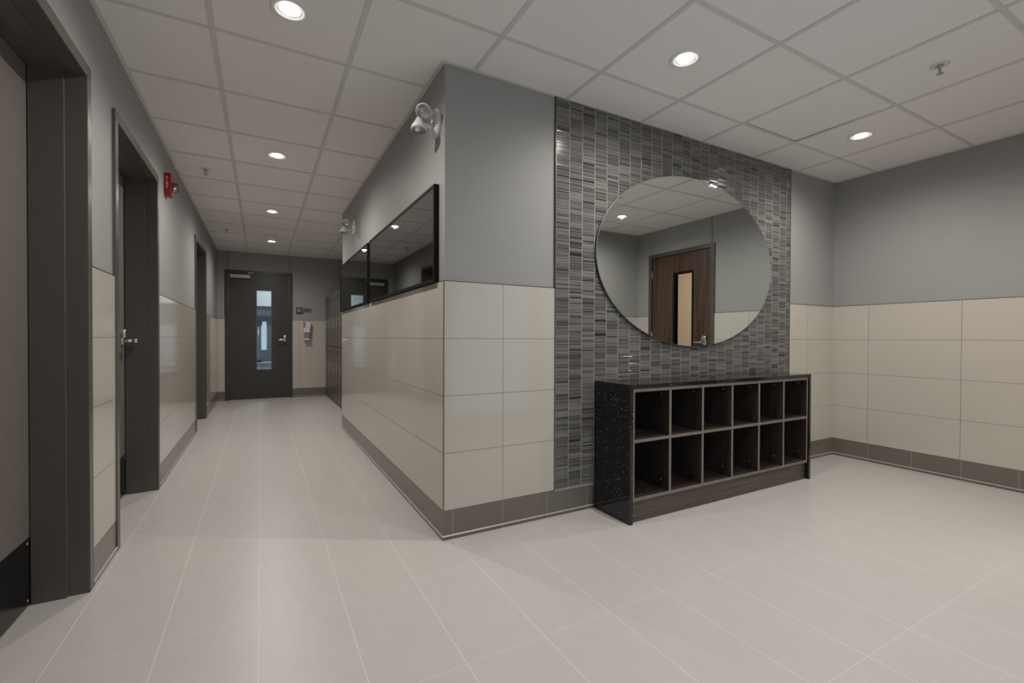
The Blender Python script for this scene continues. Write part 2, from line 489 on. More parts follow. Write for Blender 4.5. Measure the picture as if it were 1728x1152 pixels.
# mosaic of glass strips in columns
mb = MB(); cols = []
palette = [((0.105, 0.100, 0.094), 6), ((0.140, 0.136, 0.129), 8), ((0.175, 0.170, 0.162), 6), ((0.050, 0.046, 0.043), 4.5),
           ((0.026, 0.023, 0.022), 0.9), ((0.118, 0.104, 0.096), 4), ((0.215, 0.210, 0.200), 1.5)]
pc = [c for c, _ in palette]; pw = [q for _, q in palette]
pitch = 0.0982
x = MX0
g = 0.0024
while x < MX1 - 0.01:
    x1 = min(x + pitch, MX1)
    z = ZB + 0.006
    while z < ZC - 0.004:
        h = random.choice((0.0085, 0.0085, 0.0110, 0.0160, 0.0230, 0.0230))
        c = random.choices(pc, pw)[0]
        if h < 0.009 and random.random() < 0.62: c = pc[4]
        if h > 0.02 and random.random() < 0.8: c = random.choice((pc[1], pc[2], pc[0], pc[5]))
        z1 = min(z + h, ZC - 0.003)
        a0, a1, b0, b1 = x + g, x1 - g, z + 0.0011, z1 - 0.0011
        d = YF - 0.011 + random.uniform(-0.0006, 0.0006); e = 0.0011
        ty = random.uniform(-0.00025, 0.00025); tz = random.uniform(-0.00022, 0.00022)
        vs = [(a0, YF - 0.004, b0), (a1, YF - 0.004, b0), (a1, YF - 0.004, b1), (a0, YF - 0.004, b1),
              (a0, d + e, b0), (a1, d + e, b0), (a1, d + e, b1), (a0, d + e, b1),
              (a0 + e, d - ty - tz, b0 + e), (a1 - e, d + ty - tz, b0 + e), (a1 - e, d + ty + tz, b1 - e), (a0 + e, d - ty + tz, b1 - e)]
        fs = [(8, 9, 10, 11), (4, 5, 9, 8), (5, 6, 10, 9), (6, 7, 11, 10), (7, 4, 8, 11), (0, 1, 5, 4), (1, 2, 6, 5), (2, 3, 7, 6), (3, 0, 4, 7)]
        mb.add(vs, fs); k = random.uniform(0.85, 1.15)
        cols += [tuple(q * k for q in c)] * 12
        z = z1
    x = x1
mosaic = mb.build('mosaic_tiles', M['mosaic'], wall_front)
ca = mosaic.data.color_attributes.new('Col', 'FLOAT_COLOR', 'POINT')
ca.data.foreach_set('color', [q for c in cols for q in (*c, 1.0)])
MB().box(MX0 - 0.001, MX1, YF - 0.0099, YF, ZB - 0.01, ZC).build('mosaic_grout', M['grout'], wall_front)

# right wall with the opening of the walnut door
RD = (-0.075, 0.955)
mb = MB()
mb.box(XR, XR + 0.16, YB - 0.1, RD[0] + FW - 0.004, 0, HC); mb.box(XR, XR + 0.16, RD[0] + 0.04, RD[1] - 0.04, FZ - FW + 0.004, HC)
mb.box(XR, XR + 0.16, RD[1] - FW + 0.004, YF + 0.2, 0, HC)
wall_right = struct(mb, 'wall_right', M['paint'])
mb = MB().box(XR - TT, XR, RD[1], YF - TT, ZB + 0.002, ZW); mb.box(XR - TT, XR, YB, RD[0], ZB + 0.002, ZW)
mb.build('wall_tiles', M['tile_right'], wall_right)
mb = MB().box(XR - TT - 0.001, XR, RD[1], YF - TT, ZW, ZW + 0.003); mb.box(XR - TT - 0.001, XR, YB, RD[0], ZW, ZW + 0.003)
mb.build('edge_trim', M['edge'], wall_right)

# wall behind the camera with a glazed entrance door
BD = (-0.56, 0.55)
SW = (0.70, 3.05)
mb = MB().box(XL - WT, BD[0] + 0.046, YB - 0.15, YB, 0, HC).box(BD[0] + 0.04, BD[1] - 0.04, YB - 0.15, YB, FZ - 0.046, HC)
mb.box(BD[1] - 0.046, SW[0], YB - 0.15, YB, 0, HC).box(SW[1], XR + 0.16, YB - 0.15, YB, 0, HC).box(SW[0], SW[1], YB - 0.15, YB, 2.25, HC).box(SW[0], SW[1], YB - 0.15, YB, 0, 0.12)
wall_back = struct(mb, 'wall_back', M['paint'])
MB().box(SW[1] + 0.04, XR, YB, YB + TT, ZB + 0.002, ZW).build('wall_tiles', M['tile_front'], wall_back)
MB().box(SW[1] + 0.04, XR, YB, YB + TT + 0.001, ZW, ZW + 0.003).build('edge_trim', M['edge'], wall_back)

# end wall of the hall
ED = (-0.532, 0.492)
mb = MB().box(XL - WT, ED[0] + 0.046, YE, YE + 0.13, 0, HC).box(ED[0] + 0.04, ED[1] - 0.04, YE, YE + 0.13, FZ - 0.046, HC)
mb.box(ED[1] - 0.046, XN + 0.1, YE, YE + 0.13, 0, HC)
wall_end = struct(mb, 'wall_end', M['paint'])
mb = MB().box(XL, ED[0], YE - TT, YE, ZB + 0.002, ZW); mb.box(ED[1], XN, YE - TT, YE, ZB + 0.002, ZW)
mb.build('wall_tiles', M['tile_end'], wall_end)
mb = MB().box(XL, ED[0], YE - TT - 0.001, YE, ZW, ZW + 0.003); mb.box(ED[1], XN, YE - TT - 0.001, YE, ZW, ZW + 0.003)
mb.build('edge_trim', M['edge'], wall_end)
struct(MB().box(XN, XN + 0.1, YR, YE + 0.1, 0, HC), 'wall_recess', M['paint'])

CX0_, CX1_ = 1.850, 3.703       # the base stops at the counter
# ------------------------------------------------------------------ cove base tiles
BP = [(0, 0), (0, ZB), (TT - 0.001, ZB), (TT, ZB - 0.001), (TT, 0.022), (TT + 0.0015, 0.0195), (TT + 0.0045, 0.0175),
      (TT + 0.0045, 0.0)]
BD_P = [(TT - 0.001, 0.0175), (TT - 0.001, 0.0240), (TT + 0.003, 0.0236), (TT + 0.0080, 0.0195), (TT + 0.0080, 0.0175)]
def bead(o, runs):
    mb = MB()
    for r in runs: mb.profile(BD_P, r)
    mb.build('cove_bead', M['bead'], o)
def base(name, runs, mat):
    mb = MB()
    for r in runs: mb.profile(BP, r)
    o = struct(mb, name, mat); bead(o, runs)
    return o
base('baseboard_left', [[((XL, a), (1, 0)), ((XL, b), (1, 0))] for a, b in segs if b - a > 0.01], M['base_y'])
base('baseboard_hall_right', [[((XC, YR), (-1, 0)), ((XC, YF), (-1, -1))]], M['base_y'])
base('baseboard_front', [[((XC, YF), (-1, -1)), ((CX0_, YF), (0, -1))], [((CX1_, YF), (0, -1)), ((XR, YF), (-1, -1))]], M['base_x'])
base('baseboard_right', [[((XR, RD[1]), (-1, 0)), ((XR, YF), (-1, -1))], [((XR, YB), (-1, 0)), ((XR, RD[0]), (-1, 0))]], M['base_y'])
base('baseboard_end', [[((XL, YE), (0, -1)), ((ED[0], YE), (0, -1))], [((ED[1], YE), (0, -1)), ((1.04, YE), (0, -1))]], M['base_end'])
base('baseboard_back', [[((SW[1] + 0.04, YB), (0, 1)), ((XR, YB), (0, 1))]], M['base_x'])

# ================================================================== doors
def lever(parent, p, out, along, plate=False, up=Vector((0, 0, 1)), name='lever_handle'):
    """rose, spindle and a curved lever arm. out: away from the leaf, along: arm direction"""
    p = Vector(p); out = Vector(out); along = Vector(along)
    mb = MB()
    mb.lathe([(0.0, 0.0), (0.034, 0.0), (0.034, 0.006), (0.030, 0.011), (0.016, 0.013), (0.0, 0.013)], p, out, 28)
    mb.lathe([(0.0, 0.0), (0.014, 0.0), (0.0135, 0.05), (0.016, 0.056), (0.016, 0.068), (0.012, 0.074), (0.0, 0.074)], p + out * 0.008, out, 20)
    q = p + out * 0.062
    mb.tube([q, q + along * 0.02, q + along * 0.06 + out * 0.004, q + along * 0.10 + out * 0.003, q + along * 0.125 - out * 0.006],
            [0.0125, 0.012, 0.0105, 0.0095, 0.0085], 14)
    if plate:   # a rounded thumb turn housing above the rose
        c = p + up * 0.048
        mb.lathe([(0.0, 0.0), (0.033, 0.0), (0.033, 0.018), (0.028, 0.024), (0.0, 0.024)], c, out, 28)
    return mb.build(name, M['chrome'], parent)

def hinge(parent, p, ax_off, mat, n=None):
    mb = MB().lathe([(0.0, -0.055), (0.007, -0.055), (0.007, 0.055), (0.0, 0.055)], p, (0, 0, 1), 12)
    mb.lathe([(0.0, 0.055), (0.005, 0.055), (0.006, 0.060), (0.0, 0.064)], p, (0, 0, 1), 12)
    return mb.build('hinge', mat, parent)

def left_door(n, d, has_handle=True):
    y0, y1 = d
    t = thing('door_%d' % n, (XL, (y0 + y1) / 2, 0), kind='structure')
    DL = -0.812                      # face of the leaf
    pr = 0.006                       # frame stands proud of the paint
    mb = MB()
    xb = XL - WT - 0.01
    for s, yo in ((1, y0), (-1, y1)):
        a, b = sorted((yo, yo + s * (FW - 0.001))); mb.box(XL, XL + TT + pr, a, b, 0, FZ - FW, bev=0.0015)     # face
        a, b = sorted((yo + s * (FW - 0.004), yo + s * FW)); mb.box(XL - 0.058, XL + TT + pr - 0.0022, a, b, 0, FZ - FW)
        a, b = sorted((yo + s * (FW - 0.004), yo + s * (FW + 0.012))); mb.box(DL + 0.003, XL - 0.056, a, b, 0, FZ - FW, bev=0.0015)
        a, b = sorted((yo + s * (FW - 0.004), yo + s * FW)); mb.box(xb, DL + 0.003, a, b, 0, FZ - FW)
    mb.box(XL, XL + TT + pr, y0, y1, FZ - FW, FZ, bev=0.002)
    mb.box(XL - 0.058, XL + TT + pr - 0.0022, y0 + 0.046, y1 - 0.046, FZ - FW - 0.001, FZ - FW + 0.004)
    mb.box(DL + 0.003, XL - 0.056, y0 + 0.046, y1 - 0.046, FZ - FW - 0.012, FZ - FW + 0.004, bev=0.0015)
    mb.box(xb, DL + 0.003, y0 + 0.046, y1 - 0.046, FZ - FW, FZ - FW + 0.004)
    mb.build('door_frame', M['frame'], t)
    leaf = MB().box(DL - 0.045, DL, y0 + FW + 0.003, y1 - FW - 0.003, 0.006, FZ - FW - 0.003, bev=0.0015).build('door_leaf', M['leaf'], t)
    ka, kb, kz = y0 + FW + 0.03, y1 - FW - 0.010, 0.275
    MB().box(DL, DL + 0.0015, ka, kb, 0.012, kz).build('kick_plate', M['kick'], leaf)
    for yy in (ka + 0.02, (ka * 2 + kb) / 3, (ka + 2 * kb) / 3, kb - 0.02):
        for zz in (0.03, kz - 0.02):
            MB().lathe([(0.006, 0), (0.0045, 0.002), (0.0, 0.003)], (DL + 0.0015, yy, zz), (1, 0, 0), 12).build('kick_plate_screw', M['chrome'], leaf)
    if not has_handle:
        lever(leaf, (DL, y0 + FW + 0.075, 1.045), (1, 0, 0), (0, 1, 0), name='lever_handle')
    else:
        lever(leaf, (DL, y1 - FW - 0.075, 1.045), (1, 0, 0), (0, -1, 0), plate=True, name='lever_handle')
    return t
left_door(1, LEFT_DOORS[0], False); left_door(2, LEFT_DOORS[1]); left_door(3, LEFT_DOORS[2])

# end door, painted, with a tall narrow pane
t = thing('door_4', ((ED[0] + ED[1]) / 2, YE, 0), kind='structure')
mb = MB(); yf_ = YE - TT - 0.010
for s, xo in ((1, ED[0]), (-1, ED[1])):
    a, b = sorted((xo, xo + s * FW)); mb.box(a, b, yf_, YE, 0, FZ - FW, bev=0.002)
    a, b = sorted((xo + s * (FW - 0.004), xo + s * FW)); mb.box(a, b, yf_ + 0.002, YE + 0.14, 0, FZ - FW)
mb.box(ED[0], ED[1], yf_, YE, FZ - FW, FZ, bev=0.002); mb.box(ED[0] + 0.046, ED[1] - 0.046, yf_ + 0.002, YE + 0.14, FZ - FW, FZ - FW + 0.004)
mb.build('door_frame', M['frame_end'], t)
LY = YE - 0.010
x0, x1, z0, z1 = ED[0] + FW + 0.003, ED[1] - FW - 0.003, 0.008, FZ - FW - 0.003
gx0, gx1, gz0, gz1 = -0.066, 0.160, 0.510, 1.877
mb = MB().box(x0, gx0, LY, LY + 0.045, z0, z1).box(gx1, x1, LY, LY + 0.045, z0, z1)
mb.box(gx0, gx1, LY, LY + 0.045, z0, gz0).box(gx0, gx1, LY, LY + 0.045, gz1, z1)
leaf = mb.build('door_leaf', M['leaf_end'], t)
mb = MB(); e = 0.012
mb.box(gx0 - e, gx0 + 0.003, LY - 0.003, LY + 0.048, gz0 - e, gz1 + e).box(gx1 - 0.003, gx1 + e, LY - 0.003, LY + 0.048, gz0 - e, gz1 + e)
mb.box(gx0, gx1, LY - 0.003, LY + 0.048, gz0 - e, gz0 + 0.003).box(gx0, gx1, LY - 0.003, LY + 0.048, gz1 - 0.003, gz1 + e)
mb.build('pane_frame', M['frame'], leaf)
MB().box(gx0, gx1, LY + 0.018, LY + 0.024, gz0, gz1).build('glass_pane', M['doorglass'], leaf)
lever(leaf, (0.372, LY, 1.025), (0, -1, 0), (-1, 0, 0), plate=True)
for z in (0.28, 1.10, 1.93): hinge(leaf, (x0 - 0.001, LY - 0.008, z), 0, M['frame'])
mb = MB().box(-0.455, -0.160, LY - 0.055, LY, 2.068, 2.128, bev=0.006)
closer = mb.build('door_closer', M['closer'], leaf)
mb = MB().tube([(-0.21, LY - 0.03, 2.128), (-0.21, LY - 0.03, 2.142)], 0.012)
mb.tube([(-0.21, LY - 0.03, 2.140), (-0.13, LY - 0.13, 2.150), (-0.15, LY - 0.03, 2.168)], 0.008)
mb.box(-0.19, -0.11, LY - 0.02, LY - 0.008, 2.160, 2.176, bev=0.002)
mb.build('closer_arm', M['steel'], t)

# walnut door in the right wall
t = thing('door_5', (XR, (RD[0] + RD[1]) / 2, 0), kind='structure')
mb = MB()
for s, yo in ((1, RD[0]), (-1, RD[1])):
    a, b = sorted((yo, yo + s * FW)); mb.box(XR - TT - 0.008, XR, a, b, 0, FZ - FW, bev=0.002)
    a, b = sorted((yo + s * (FW - 0.004), yo + s * FW)); mb.box(XR - 0.012, XR + 0.17, a, b, 0, FZ - FW)
mb.box(XR - TT - 0.008, XR, RD[0], RD[1], FZ - FW, FZ, bev=0.002)
mb.box(XR - 0.012, XR + 0.17, RD[0] + 0.046, RD[1] - 0.046, FZ - FW, FZ - FW + 0.004)
M['frame_grey'] = simple('grey_door_frame_paint', (0.085, 0.080, 0.074), 0.35, bscale=12)
mb.build('door_frame', M['frame_grey'], t)
LX = XR + 0.004
y0, y1 = RD[0] + FW + 0.003, RD[1] - FW - 0.003
gy0, gy1, gz0, gz1 = 0.365, 0.630, 0.45, 1.90
mb = MB().box(LX, LX + 0.045, y0, gy0, 0.008, FZ - FW - 0.003).box(LX, LX + 0.045, gy1, y1, 0.008, FZ - FW - 0.003)
mb.box(LX, LX + 0.045, gy0, gy1, 0.008, gz0).box(LX, LX + 0.045, gy0, gy1, gz1, FZ - FW - 0.003)
leaf = mb.build('door_leaf', M['walnut'], t)
mb = MB(); e = 0.025
mb.box(LX - 0.010, LX + 0.055, gy0 - e, gy0, gz0 - e, gz1 + e).box(LX - 0.010, LX + 0.055, gy1, gy1 + e * 0.6, gz0 - e, gz1 + e)
mb.box(LX - 0.010, LX + 0.055, gy0, gy1, gz0 - e, gz0).box(LX - 0.010, LX + 0.055, gy0, gy1, gz1, gz1 + e)
mb.build('pane_frame', M['black'], leaf)
MB().box(LX + 0.02, LX + 0.026, gy0, gy1, gz0, gz1).build('glass_pane', M['clear'], leaf)
lever(leaf, (LX, 0.815, 1.030), (-1, 0, 0), (0, -1, 0), plate=True)
for z in (0.28, 1.10, 1.93): hinge(leaf, (LX - 0.006, y0 - 0.001, z), 0, M['steel'])

# glazed entrance door behind the camera
t = thing('door_6', ((BD[0] + BD[1]) / 2, YB, 0), kind='structure')
mb = MB()
for s, xo in ((1, BD[0]), (-1, BD[1])):
    a, b = sorted((xo, xo + s * FW)); mb.box(a, b, YB - 0.155, YB + TT + 0.004, 0, FZ - FW)
mb.box(BD[0], BD[1], YB - 0.155, YB + TT + 0.004, FZ - FW, FZ)
mb.build('door_frame', M['frame'], t)
mb = MB(); yb0, yb1 = YB - 0.09, YB - 0.045; a, b = BD[0] + 0.053, BD[1] - 0.053; zt = FZ - FW - 0.003
mb.box(a, a + 0.11, yb0, yb1, 0.01, zt).box(b - 0.11, b, yb0, yb1, 0.01, zt).box(a, b, yb0, yb1, 0.01, 0.25).box(a, b, yb0, yb1, zt - 0.12, zt)
leaf = mb.build('door_leaf', M['frame'], t)
MB().box(a + 0.11, b - 0.11, yb0 + 0.02, yb0 + 0.026, 0.25, zt - 0.12).build('glass_pane', M['doorglass'], leaf)

# wide window beside the entrance door
t = thing('window_2', ((SW[0] + SW[1]) / 2, YB, 0.12), kind='structure')
ya, yb_ = YB - 0.155, YB + 0.012
MB().box(SW[0], SW[1], ya, yb_, 2.21, 2.25).box(SW[0], SW[1], ya, yb_, 0.12, 0.17).box(SW[0], SW[0] + 0.04, ya, yb_, 0.17, 2.21).box(SW[1] - 0.04, SW[1], ya, yb_, 0.17, 2.21).box(1.855, 1.895, ya, yb_, 0.17, 2.21).build('window_frame', M['frame'], t)
for a, b in ((SW[0] + 0.04, 1.855), (1.895, SW[1] - 0.04)):
    MB().box(a, b, YB - 0.075, YB - 0.069, 0.17, 2.21).build('glass_pane', M['doorglass'], t)

# ================================================================== oval mirror
MC = Vector((2.760, YF - 0.030, 1.622)); RA, RBz = 0.912, 0.606
t = thing('wall_mirror', (MC.x, YF - 0.011, MC.z), 'large frameless oval mirror on the grey mosaic wall above the cubby bench', 'mirror')
def oval(y, k, n=160): return [(MC.x + (RA + k) * math.cos(2 * math.pi * i / n), y, MC.z + (RBz + k) * math.sin(2 * math.pi * i / n)) for i in range(n)]
n = 160
v = oval(MC.y, -0.003)
mb = MB().add(v, [tuple(range(n))]); mb.build('mirror_glass', M['mirror'], t)
mb = MB(); rings = [oval(MC.y, -0.003), oval(MC.y + 0.0015, 0), oval(MC.y + 0.006, 0), oval(MC.y + 0.006, -0.05)]
vs = [q for r in rings for q in r]; fs = []
for i in range(3):
    for k in range(n): fs.append((i * n + k, i * n + (k + 1) % n, (i + 1) * n + (k + 1) % n, (i + 1) * n + k))
mb.add(vs, fs, 0, False); mb.build('polished_edge', M['mirror_edge'], t)
for dx in (-0.45, 0.45): MB().box(MC.x + dx - 0.1, MC.x + dx + 0.1, MC.y + 0.006, YF - 0.0095, MC.z + 0.2, MC.z + 0.26).build('mounting_cleat', M['steel'], t)
MB().box(MC.x - 0.3, MC.x + 0.3, MC.y + 0.006, YF - 0.0095, MC.z - 0.4, MC.z - 0.36).build('mounting_cleat', M['steel'], t)

# ================================================================== quartz waterfall counter and cubby shelf
CX0, CX1, CY0, CY1, CZ = 1.853, 3.700, 1.943, YF - 0.0145, 0.806
QT = 0.024
t = thing('waterfall_counter', ((CX0 + CX1) / 2, (CY0 + CY1) / 2, 0), 'black sparkly quartz waterfall counter with panels down to the floor below the oval mirror', 'counter')
MB().box(CX0, CX1, CY0, CY1, CZ - QT, CZ, bev=0.0015).build('countertop', M['quartz'], t)
# side panels are notched round the cove base
def side(x0, x1):
    yb = YF - TT
    pts = [(CY0 + 0.0008, 0), (yb - 0.0065, 0), (yb - 0.0065, CZ - QT), (CY0 + 0.0008, CZ - QT)]
    k = len(pts)
    vs = [(x0, y, z) for y, z in pts] + [(x1, y, z) for y, z in pts]
    fs = [tuple(range(k)), tuple(range(k, 2 * k))[::-1]] + [(i, (i + 1) % k, k + (i + 1) % k, k + i) for i in range(k)]
    MB().add(vs, fs).build('side_panel', M['quartz'], t)
side(CX0 + 0.0004, CX0 + QT); side(CX1 - QT, CX1 - 0.0004)

t = thing('cubby_shelf', ((CX0 + CX1) / 2, (CY0 + CY1) / 2, 0), 'dark oak cubby unit with twelve open shoe compartments under the black counter', 'shelf unit')
wx0, wx1 = CX0 + QT + 0.0015, 3.662
wz1 = CZ - QT - 0.001
fy = CY0 + 0.004                     # front edges
TH = 0.018
zb = 0.150
by = CY1 - 0.03
# carcass: gables, top, bottom, back
def board(name, x0, x1, z0, z1, y0=None, y1=None, mat=None):
    y0 = fy if y0 is None else y0; y1 = by if y1 is None else y1
    bd = MB().box(x0, x1, y0 + 0.0012, y1, z0, z1).build(name, mat or M['wood'], t)
    MB().box(x0, x1, y0, y0 + 0.0012, z0, z1).build('edge_band', M['wood_edge'], bd)
    return bd
board('gable', wx0, wx0 + 0.012, zb - TH, wz1)
board('gable', wx1 - 0.014, wx1, zb - TH, wz1)
board('top_board', wx0 + 0.012, wx1 - 0.014, wz1 - TH, wz1)
board('bottom_board', wx0 + 0.012, wx1 - 0.014, zb - TH, zb)
MB().box(wx0, wx1, by, by + 0.006, zb - TH, wz1).build('back_panel', M['wood'], t)
ix0, ix1 = wx0 + 0.012, wx1 - 0.014
div = [2.181, 2.4745, 2.768, 3.060, 3.352]
zsh = 0.478
for xd in div: board('divider', xd - TH / 2, xd + TH / 2, zb, wz1 - TH)
edges = [ix0 - TH / 2] + div + [ix1 + TH / 2]
for a, b in zip(edges[:-1], edges[1:]): board('shelf', a + TH / 2, b - TH / 2, zsh - TH / 2, zsh + TH / 2)
MB().box(wx0, wx1 + 0.010, CY0 + 0.028, CY0 + 0.046, 0.0, zb - TH).build('plinth', M['wood_h'], t)
for k, xd in enumerate(div + [ix1 + TH / 2]):
    for z in (0.205, wz1 - TH - 0.03):
        MB().lathe([(0.0055, 0), (0.0055, 0.0015), (0.0, 0.002)], (xd - TH / 2, fy + 0.065, z), (-1, 0, 0), 14).build('screw_cap', M['steel'], t)

# ================================================================== tinted framed mirrors on the hall side
def framed(ya, yb_, za_, zb_, label):
    xs = XC - 0.030
    t = thing('framed_mirror', (XC, (ya + yb_) / 2, za_), label, 'mirror', 'black framed mirrors above the hall wall tiles')
    f = 0.016
    mb = MB().box(xs, XC - 0.0005, ya, ya + f, za_, zb_).box(xs, XC - 0.0005, yb_ - f, yb_, za_, zb_)
    mb.box(xs, XC - 0.0005, ya + f, yb_ - f, za_, za_ + f).box(xs, XC - 0.0005, ya + f, yb_ - f, zb_ - f, zb_)
    mb.build('frame', M['black'], t)
    MB().box(xs + 0.003, XC - 0.002, ya + f, yb_ - f, za_ + f, zb_ - f).build('tinted_glass', M['tinted'], t)
framed(2.361, 4.048, ZW + 0.005, 1.907, 'black framed dark mirror nearest the corner of the hall wall')
framed(4.122, 5.692, ZW + 0.005, 1.907, 'black framed dark mirror farther down the hall, ending beside the lockers')

# ================================================================== downlights
def lamp(x, y, label, group, watts):
    t = thing('downlight', (x, y, ZC), label, 'ceiling light', group)
    z = ZC + 0.003
    MB().lathe([(0.080, 0.0), (0.079, -0.0035), (0.074, -0.006), (0.052, -0.004), (0.048, 0.0), (0.080, 0.0)], (x, y, z), n=48).build('trim_ring', M['trimring'], t)
    MB().lathe([(0.048, -0.003), (0.042, 0.002), (0.038, 0.006)], (x, y, z), n=40).build('reflector', M['baffle'], t)
    MB().lathe([(0.038, -0.003), (0.030, -0.0075), (0.015, -0.010), (0.0, -0.011)], (x, y, z + 0.002), n=32).build('bulb', M['bulb'], t)
    ld = bpy.data.lights.new('downlight_light', 'SPOT'); ld.energy = watts; ld.color = (1.0, 0.95, 0.89)
    ld.spot_size = math.radians(168); ld.spot_blend = 1.0; ld.shadow_soft_size = 0.012
    lo = bpy.data.objects.new('lamp_light', ld); COL.objects.link(lo); lo.parent = t; lo.location = (0, 0, -0.012)
    return t
HX = 0.115
for k, (y, lab) in enumerate([(2.248, 'large bright recessed downlight in the ceiling at the top left, nearest in the hall'),
               (4.086, 'second recessed downlight down the hall ceiling'),
               (5.932, 'third recessed downlight down the hall ceiling, past the near sprinkler'),
               (7.780, 'farthest recessed downlight, right before the end door and by the detector')]):
    lamp(HX + (0.0 if k < 3 else 0.03), y, lab, 'recessed downlights', LAMP_W_HALL[k])
lamp(1.933, 1.644, 'recessed downlight in the ceiling above the left end of the black counter', 'recessed downlights', LAMP_W)
lamp(3.753, 1.655, 'recessed downlight near the right wall, above the right end of the black counter', 'recessed downlights', LAMP_W)
lamp(3.773, 0.372, 'recessed downlight seen only in the oval mirror, at its left', 'recessed downlights', LAMP_W)
lamp(1.933, 0.372, 'recessed downlight in the big room ceiling near the window wall, outside the picture', 'recessed downlights', LAMP_W)

# ================================================================== sprinklers and detector
def sprinkler(x, y, label):
    t = thing('ceiling_sprinkler', (x, y, ZC), label, 'sprinkler', 'ceiling sprinklers')
    z = ZC + 0.003
    MB().lathe([(0.041, 0.001), (0.040, -0.003), (0.030, -0.005), (0.014, -0.005), (0.013, 0.0)], (x, y, z), n=32).build('escutcheon', M['white'], t)
    mb = MB().lathe([(0.011, 0.0), (0.011, -0.014), (0.007, -0.018), (0.006, -0.022), (0.0, -0.022)], (x, y, z), n=16)
    mb.tube([(x - 0.008, y, z - 0.016), (x - 0.015, y, z - 0.026), (x - 0.012, y, z - 0.038), (x, y, z - 0.046)], 0.0022, 8)
    mb.tube([(x + 0.008, y, z - 0.016), (x + 0.015, y, z - 0.026), (x + 0.012, y, z - 0.038), (x, y, z - 0.046)], 0.0022, 8)
    mb.tube([(x, y, z - 0.018), (x, y, z - 0.046)], 0.0025, 8)
    mb.build('sprinkler_body', M['steel'], t)
    mb = MB().lathe([(0.0, -0.046), (0.006, -0.046), (0.006, -0.050), (0.0, -0.052)], (x, y, z), n=12)
    for k in range(8):
        a = k * math.pi / 4; c, s = math.cos(a), math.sin(a)
        mb.add([(x + c * .004 - s * .003, y + s * .004 + c * .003, z - .047), (x + c * .004 + s * .003, y + s * .004 - c * .003, z - .047),
                (x + c * .017 + s * .0035, y + s * .017 - c * .0035, z - .0485), (x + c * .017 - s * .0035, y + s * .017 + c * .0035, z - .0485),
                (x + c * .004 - s * .003, y + s * .004 + c * .003, z - .048), (x + c * .004 + s * .003, y + s * .004 - c * .003, z - .048),
                (x + c * .017 + s * .0035, y + s * .017 - c * .0035, z - .0495), (x + c * .017 - s * .0035, y + s * .017 + c * .0035, z - .0495)],
               [(0, 1, 2, 3), (7, 6, 5, 4), (0, 4, 5, 1), (1, 5, 6, 2), (2, 6, 7, 3), (3, 7, 4, 0)])
    mb.build('deflector', M['steel'], t)
sprinkler(-0.418, 4.723, 'nearer of the two fire sprinklers along the left side of the hall ceiling')
sprinkler(-0.407, 7.212, 'farther of the two fire sprinklers along the left side of the hall ceiling')
sprinkler(3.146, 1.031, 'fire sprinkler in the big room ceiling at the upper right')

t = thing('ceiling_detector', (0.125, 7.317, ZC), 'round pale detector on the ceiling just before the farthest downlight', 'detector')
MB().lathe([(0.075, 0.002), (0.074, -0.014), (0.060, -0.018), (0.058, -0.012)], (0.125, 7.317, ZC + 0.001), n=40).build('base_ring', M['white'], t)
MB().lathe([(0.058, -0.012), (0.052, -0.030), (0.035, -0.038), (0.0, -0.040)], (0.125, 7.317, ZC + 0.001), n=40).build('dome', M['trimring'], t)

# ================================================================== emergency lights
def emergency(y, z, label):
    t = thing('emergency_light', (XC, y, z), label, 'emergency light', 'twin head emergency lights on the hall wall')
    prof = [(0.0, 0.0), (0.078, 0.0), (0.078, 0.014), (0.070, 0.024), (0.045, 0.030), (0.0, 0.031)]
    mb = MB(); mb.lathe(prof, (0, 0, 0), (-1, 0, 0), 40)
    mb.v = [(XC + v[0], y + v[1] * 0.80, z + v[2]) for v in mb.v]
    body = mb.build('wall_plate', M['white'], t)
    mb = MB()
    for dy, dz in ((0.012, 0.028), (-0.004, -0.006), (0.02, -0.004)):
        mb.lathe([(0.006, 0), (0.006, 0.002), (0.0, 0.002)], (XC - 0.030, y + dy, z + dz), (-1, 0, 0), 12)
    mb.build('indicator', M['black'], body)
    for sgn, c, ax in ((1, Vector((XC - 0.093, y - 0.045, z + 0.038)), Vector((-0.30, -0.55, -0.72))),
                       (-1, Vector((XC - 0.110, y - 0.012, z - 0.036)), Vector((-0.10, -0.12, -0.98)))):
        ax.normalize()
        mb = MB()
        mb.lathe([(0.0, -0.052), (0.008, -0.050), (0.016, -0.040), (0.024, -0.018), (0.036, 0.004), (0.041, 0.018), (0.041, 0.026), (0.037, 0.028)], c, ax, 32)
        st = Vector((XC - 0.026, y + 0.0, z + 0.030 * sgn)); mid = c - ax * 0.012
        mb.tube([st, (st + mid) / 2, mid], [0.014, 0.013, 0.016], 14)
        hd = mb.build('lamp_head', M['white'], t)
        MB().lathe([(0.0, -0.012), (0.012, -0.010), (0.026, 0.004), (0.036, 0.024)], c, ax, 28).build('reflector', M['baffle'], hd)
        mb = MB().lathe([(0.037, 0.026), (0.030, 0.032), (0.015, 0.0355), (0.0, 0.036)], c, ax, 28)
        mb.build('lens', M['lens'], hd)
    return t
emergency(2.385, 2.244, 'white twin-head emergency light high on the hall wall beside the near corner')
emergency(4.880, 2.200, 'white twin-head emergency light farther down the hall above the second mirror')

